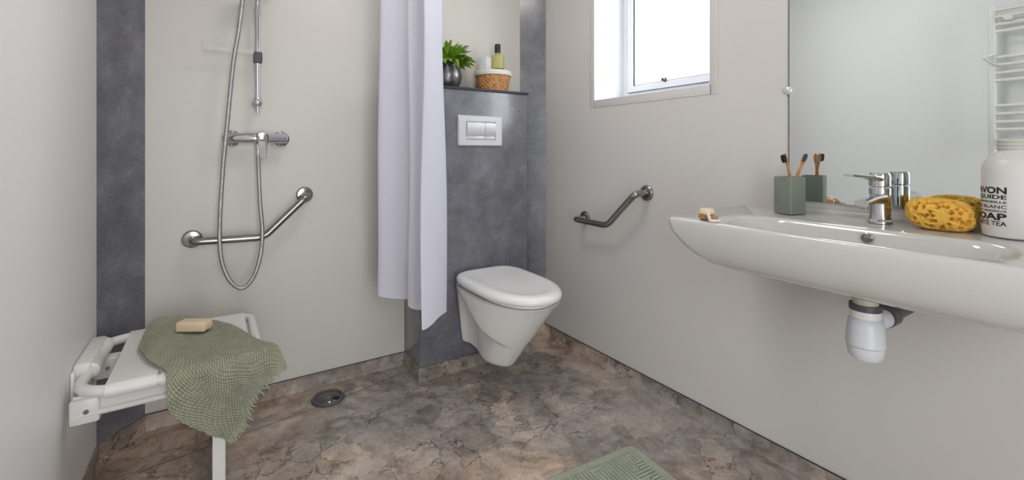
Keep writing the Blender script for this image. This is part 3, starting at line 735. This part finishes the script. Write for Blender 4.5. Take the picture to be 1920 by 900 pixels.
# natural sponge
sc_ = Vector((1.522, .382, ZD+.037)); NA, NB = 300, 170; V_ = []
def spg(i, j):
    a = 2*PI*i/NA; b = -PI/2+PI*j/NB
    n = Vector((math.cos(b)*math.cos(a), math.cos(b)*math.sin(a), math.sin(b)))
    e = Vector((math.copysign(abs(n.x)**.75, n.x)*.056, math.copysign(abs(n.y)**.72, n.y)*.066, math.copysign(abs(n.z)**.70, n.z)*.040))
    e.z += .004*n.y
    p = e*(1+.05*noise.noise(e*22))
    d_, _ = noise.voronoi(p*80); pit = 1-sstep(.24, .54, d_[0])
    d2, _ = noise.voronoi(p*210+Vector((3, 1, 2))); pit2 = max(0, .40-d2[0])/.40
    p = p-n*(.0135*pit+.0035*pit2)
    q = sc_+p
    return (q.x, q.y, max(q.z, ZD))
MB().rings([[spg(i, j) for i in range(NA)] for j in range(NB+1)], True).build('natural_sponge', SPONGE, None, (sc_.x, sc_.y, ZD), ang=180)
tag(bpy.data.objects['natural_sponge'], 'yellow porous natural sponge beside the white soap bottle', 'sponge')

# soap bottle
SB = Vector((1.525, .254)); RB = .0565
sbt = thing('soap_bottle', 'large white liquid soap bottle with black lettering on the basin', 'soap bottle', (SB.x, SB.y, ZD))
MB().lathe([(0, .0), (RB-.005, .0), (RB-.001, .003), (RB, .010), (RB, .150), (RB-.001, .160), (RB-.006, .173), (RB-.014, .183), (RB-.023, .190), (.031, .193), (.030, .195), (0, .195)], (SB.x, SB.y, ZD), n=64).build('body', BOTW, sbt)
nk = [(.030, .194)]
for k in range(3): nk += [(.030, .198+.008*k), (.0322, .200+.008*k), (.0322, .203+.008*k), (.030, .205+.008*k)]
nk += [(.029, .222), (.018, .223), (0, .223)]
MB().lathe(nk, (SB.x, SB.y, ZD), n=48).build('neck', mat('pale_cap', (.60, .60, .54), .4), sbt)
th0 = math.radians(134.3)
def text_line(txt, z, h, wid, bold=0.0):
    cv = bpy.data.curves.new('lettering', 'FONT'); cv.body = txt; cv.size = 1; cv.offset = bold; cv.resolution_u = 3
    ob = bpy.data.objects.new('lettering', cv); COL.objects.link(ob)
    dg = bpy.context.evaluated_depsgraph_get(); me = bpy.data.meshes.new_from_object(ob.evaluated_get(dg))
    bpy.data.objects.remove(ob); bm = bmesh.new(); bm.from_mesh(me); bpy.data.meshes.remove(me)
    bmesh.ops.triangulate(bm, faces=bm.faces[:])
    for _ in range(2): 
        lng = [e for e in bm.edges if abs(e.verts[0].co.x-e.verts[1].co.x) > .25]
        if lng: bmesh.ops.subdivide_edges(bm, edges=lng, cuts=1); bmesh.ops.triangulate(bm, faces=bm.faces[:])
    xs = [q.co.x for q in bm.verts]; ys = [q.co.y for q in bm.verts]
    x0, x1, y0, y1 = min(xs), max(xs), min(ys), max(ys); m_ = MB(); bm.verts.index_update()
    vv = []
    for q in bm.verts:
        a = th0+((q.co.x-x0)/(x1-x0)-.5)*wid/RB; zz = ZD+z+(q.co.y-y0)/(y1-y0)*h
        vv.append((SB.x+(RB+.0004)*math.cos(a), SB.y+(RB+.0004)*math.sin(a), zz))
    m_.add(vv, [[q.index for q in f.verts] for f in bm.faces]); bm.free()
    me_o = m_.build('lettering', INK, sbt, smooth=False); return me_o
W_ = .080
text_line('SAVON', .0985, .0155, W_, .035); text_line('LIQUIDE', .0850, .0110, W_, .025); text_line('DE MARSEILLE', .0775, .0050, W_, .015)
text_line('THÉ BLANC', .0655, .0095, W_, .01); text_line('LIQUID MARSEILLE', .0570, .0050, W_, .015)
text_line('SOAP', .0395, .0155, W_, .035); text_line('WHITE TEA', .0270, .0100, W_, .015)

# ------------------------------------------------------------------ things on the boxing
pp = thing('potted_plant', 'leafy green plant in a dark pewter pot on the boxing', 'plant', (.972, 2.085, BZ))
PC = (.966, 2.085)
MB().lathe([(0, 0), (.045, 0), (.054, .006), (.066, .03), (.071, .058), (.069, .085), (.062, .106), (.060, .118), (.0565, .118), (.0575, .105), (.0, .100)], (*PC, BZ), n=48).build('pot', POTM, pp)
MB().lathe([(0, .108), (.04, .107), (.058, .102)], (*PC, BZ), n=24).build('soil', SOIL, pp)
def leaf_mesh(k):
    me = bpy.data.meshes.new('leaf'); v = []; f = []; n = 7; bend = .25+.2*k; wdt = .16+.03*k
    for i in range(n+1):
        t = i/n; wd = wdt*math.sin(PI*min(1, t*.92+.06))**.8*(1 if i % 2 else .78); z = -bend*t*t*.6; fo_ = .10
        v += [(-wd, t, z+fo_*wd*2), (0, t, z), (wd, t, z+fo_*wd*2)]
    for i in range(n):
        a = i*3; f += [(a, a+1, a+4, a+3), (a+1, a+2, a+5, a+4)]
    me.from_pydata(v, [], f); me.update(); me.polygons.foreach_set('use_smooth', [True]*len(me.polygons)); me.materials.append(LEAF); return me
LM = [leaf_mesh(k) for k in range(3)]
for i in range(290):
    az = random.uniform(0, 2*PI); el = random.uniform(-.45, 1.15) if i > 40 else random.uniform(.5, 1.4)
    rad = random.uniform(.015, .105)*math.cos(max(el, 0)*.9)
    h0 = .118+random.uniform(0, .075)*(.4+.6*math.sin(max(el, 0)))+.01
    d = Vector((math.cos(az)*math.cos(el), math.sin(az)*math.cos(el), math.sin(el)))
    b_ = Vector((math.cos(az)*rad, math.sin(az)*rad*.7, h0))
    L = random.uniform(.045, .070)
    tip = b_+d*L
    if PC[1]+tip.y > YB-.02 or tip.z > .245: continue
    if tip.x > .145: continue
    o = bpy.data.objects.new('leaf', LM[i % 3]); COL.objects.link(o); o.parent = pp
    up = Vector((0, 0, 1)); x_ = d.cross(up); x_ = x_.normalized() if x_.length > .05 else Vector((1, 0, 0)); z_ = x_.cross(d)
    M_ = Matrix((x_, d, z_)).transposed() @ Matrix.Rotation(random.uniform(-.6, .6), 3, 'Y')
    o.matrix_local = Matrix.Translation(b_+Vector((PC[0]-.972, 0, 0))) @ M_.to_4x4() @ Matrix.Diagonal((L, L, L, 1))
# stems carrying the leaves
st = MB()
for i in range(16):
    az = i*2.4; rr = random.uniform(.03, .075)
    st.tube(smooth_path([(PC[0]+.01*math.cos(az), PC[1]+.01*math.sin(az), BZ+.104), (PC[0]+rr*.6*math.cos(az), PC[1]+rr*.5*math.sin(az), BZ+.15), (PC[0]+rr*math.cos(az), PC[1]+rr*.7*math.sin(az), BZ+.165)], 4), .0015, 5)
st.build('stems', LEAF, pp)

# basket with liner
KC = (1.228, 2.085)
bk = thing('wicker_basket', 'small round wicker basket with cream rim cloth', 'basket', (*KC, BZ))
def bask(u_, v_):
    a = 2*PI*u_; row = v_*8; k = int(min(row, 7.999)); r = lerp(.074, .090, v_)+.0022*abs(math.sin(PI*row))+.0018*math.sin(22*a+PI*k)
    return (KC[0]+r*math.cos(a), KC[1]+r*math.sin(a), BZ+.001+.088*v_)
MB().rings([[bask(i/176, j/48) for i in range(176)] for j in range(49)], True, True, False).build('weave', WICK, bk, ang=180)
MB().lathe([(.092, .082), (.0965, .083), (.0975, .092), (.0965, .103), (.0925, .108), (.088, .104), (.070, .03), (0, .028)], (*KC, BZ), n=56).build('cloth_liner', LINEN, bk)
# oil bottle and white box standing in the basket
OB = (1.256, 2.085); zo = BZ+.0285
ob_ = thing('oil_bottle', 'clear bottle of pale oil with black cap in the basket', 'bottle', (*OB, zo))
MB().lathe([(0, 0), (.032, 0), (.0355, .003), (.0355, .158), (.033, .166), (.018, .172), (.0125, .175), (.0125, .186), (0, .186)], (*OB, zo), n=40).build('glass_body', OIL, ob_)
MB().lathe([(.0358, .096), (.0361, .096), (.0361, .088), (.0358, .088)], (*OB, zo), n=40).build('print_band', INK, ob_)
MB().lathe([(0, .182), (.0155, .182), (.016, .185), (.016, .222), (.013, .228), (0, .228)], (*OB, zo), n=28).build('cap', BLACKP, ob_, label='black cap')
bxw = MB().box((1.156, 2.06, zo), (1.204, 2.108, zo+.150), .002, 2, math.radians(-62))
tag(bxw.build('white_carton', mat('carton', (.70, .70, .70), .5), None, (1.18, 2.084, zo)), 'small white carton standing in the wicker basket', 'box')

# ------------------------------------------------------------------ towel radiator (seen in the mirror)
ra = thing('towel_radiator', 'white towel radiator seen reflected in the mirror', 'radiator', (XL, .41, 1.045))
ry0, ry1, rx = .16, .66, -.268
for y in (ry0, ry1):
    MB().box((rx-.018, y-.015, 1.02), (rx+.018, y+.015, 1.822), .006, 3).build('collector', WHITEP, ra)
vz = [22, 35, 49, 62, 110, 124, 139, 153, 200, 215, 230, 244]
for q in vz:
    z = 1.05+(285-q)/861*2.43
    pth = [(rx+.006+.018*math.sin(PI*k/10), lerp(ry0, ry1, k/10), z) for k in range(11)]
    MB().tube(pth, .0105, 12).build('rung', WHITEP, ra)
for y in (ry0+.06, ry1-.06):
    for z in (1.10, 1.745):
        MB().tube([(XL, y, z), (rx, y, z)], .012, 14).lathe([(0, .022), (.016, .022), (.018, 0)], (rx+.02, y, z), (1, 0, 0), 18).build('bracket', WHITEP, ra)
MB().tube(smooth_path([(rx+.02, ry1-.012, 1.565), (rx+.045, ry1+.01, 1.552), (rx+.05, ry1+.02, 1.54), (rx+.045, ry1-.02, 1.50)], 5), .006, 10).build('hook', SILV, ra)
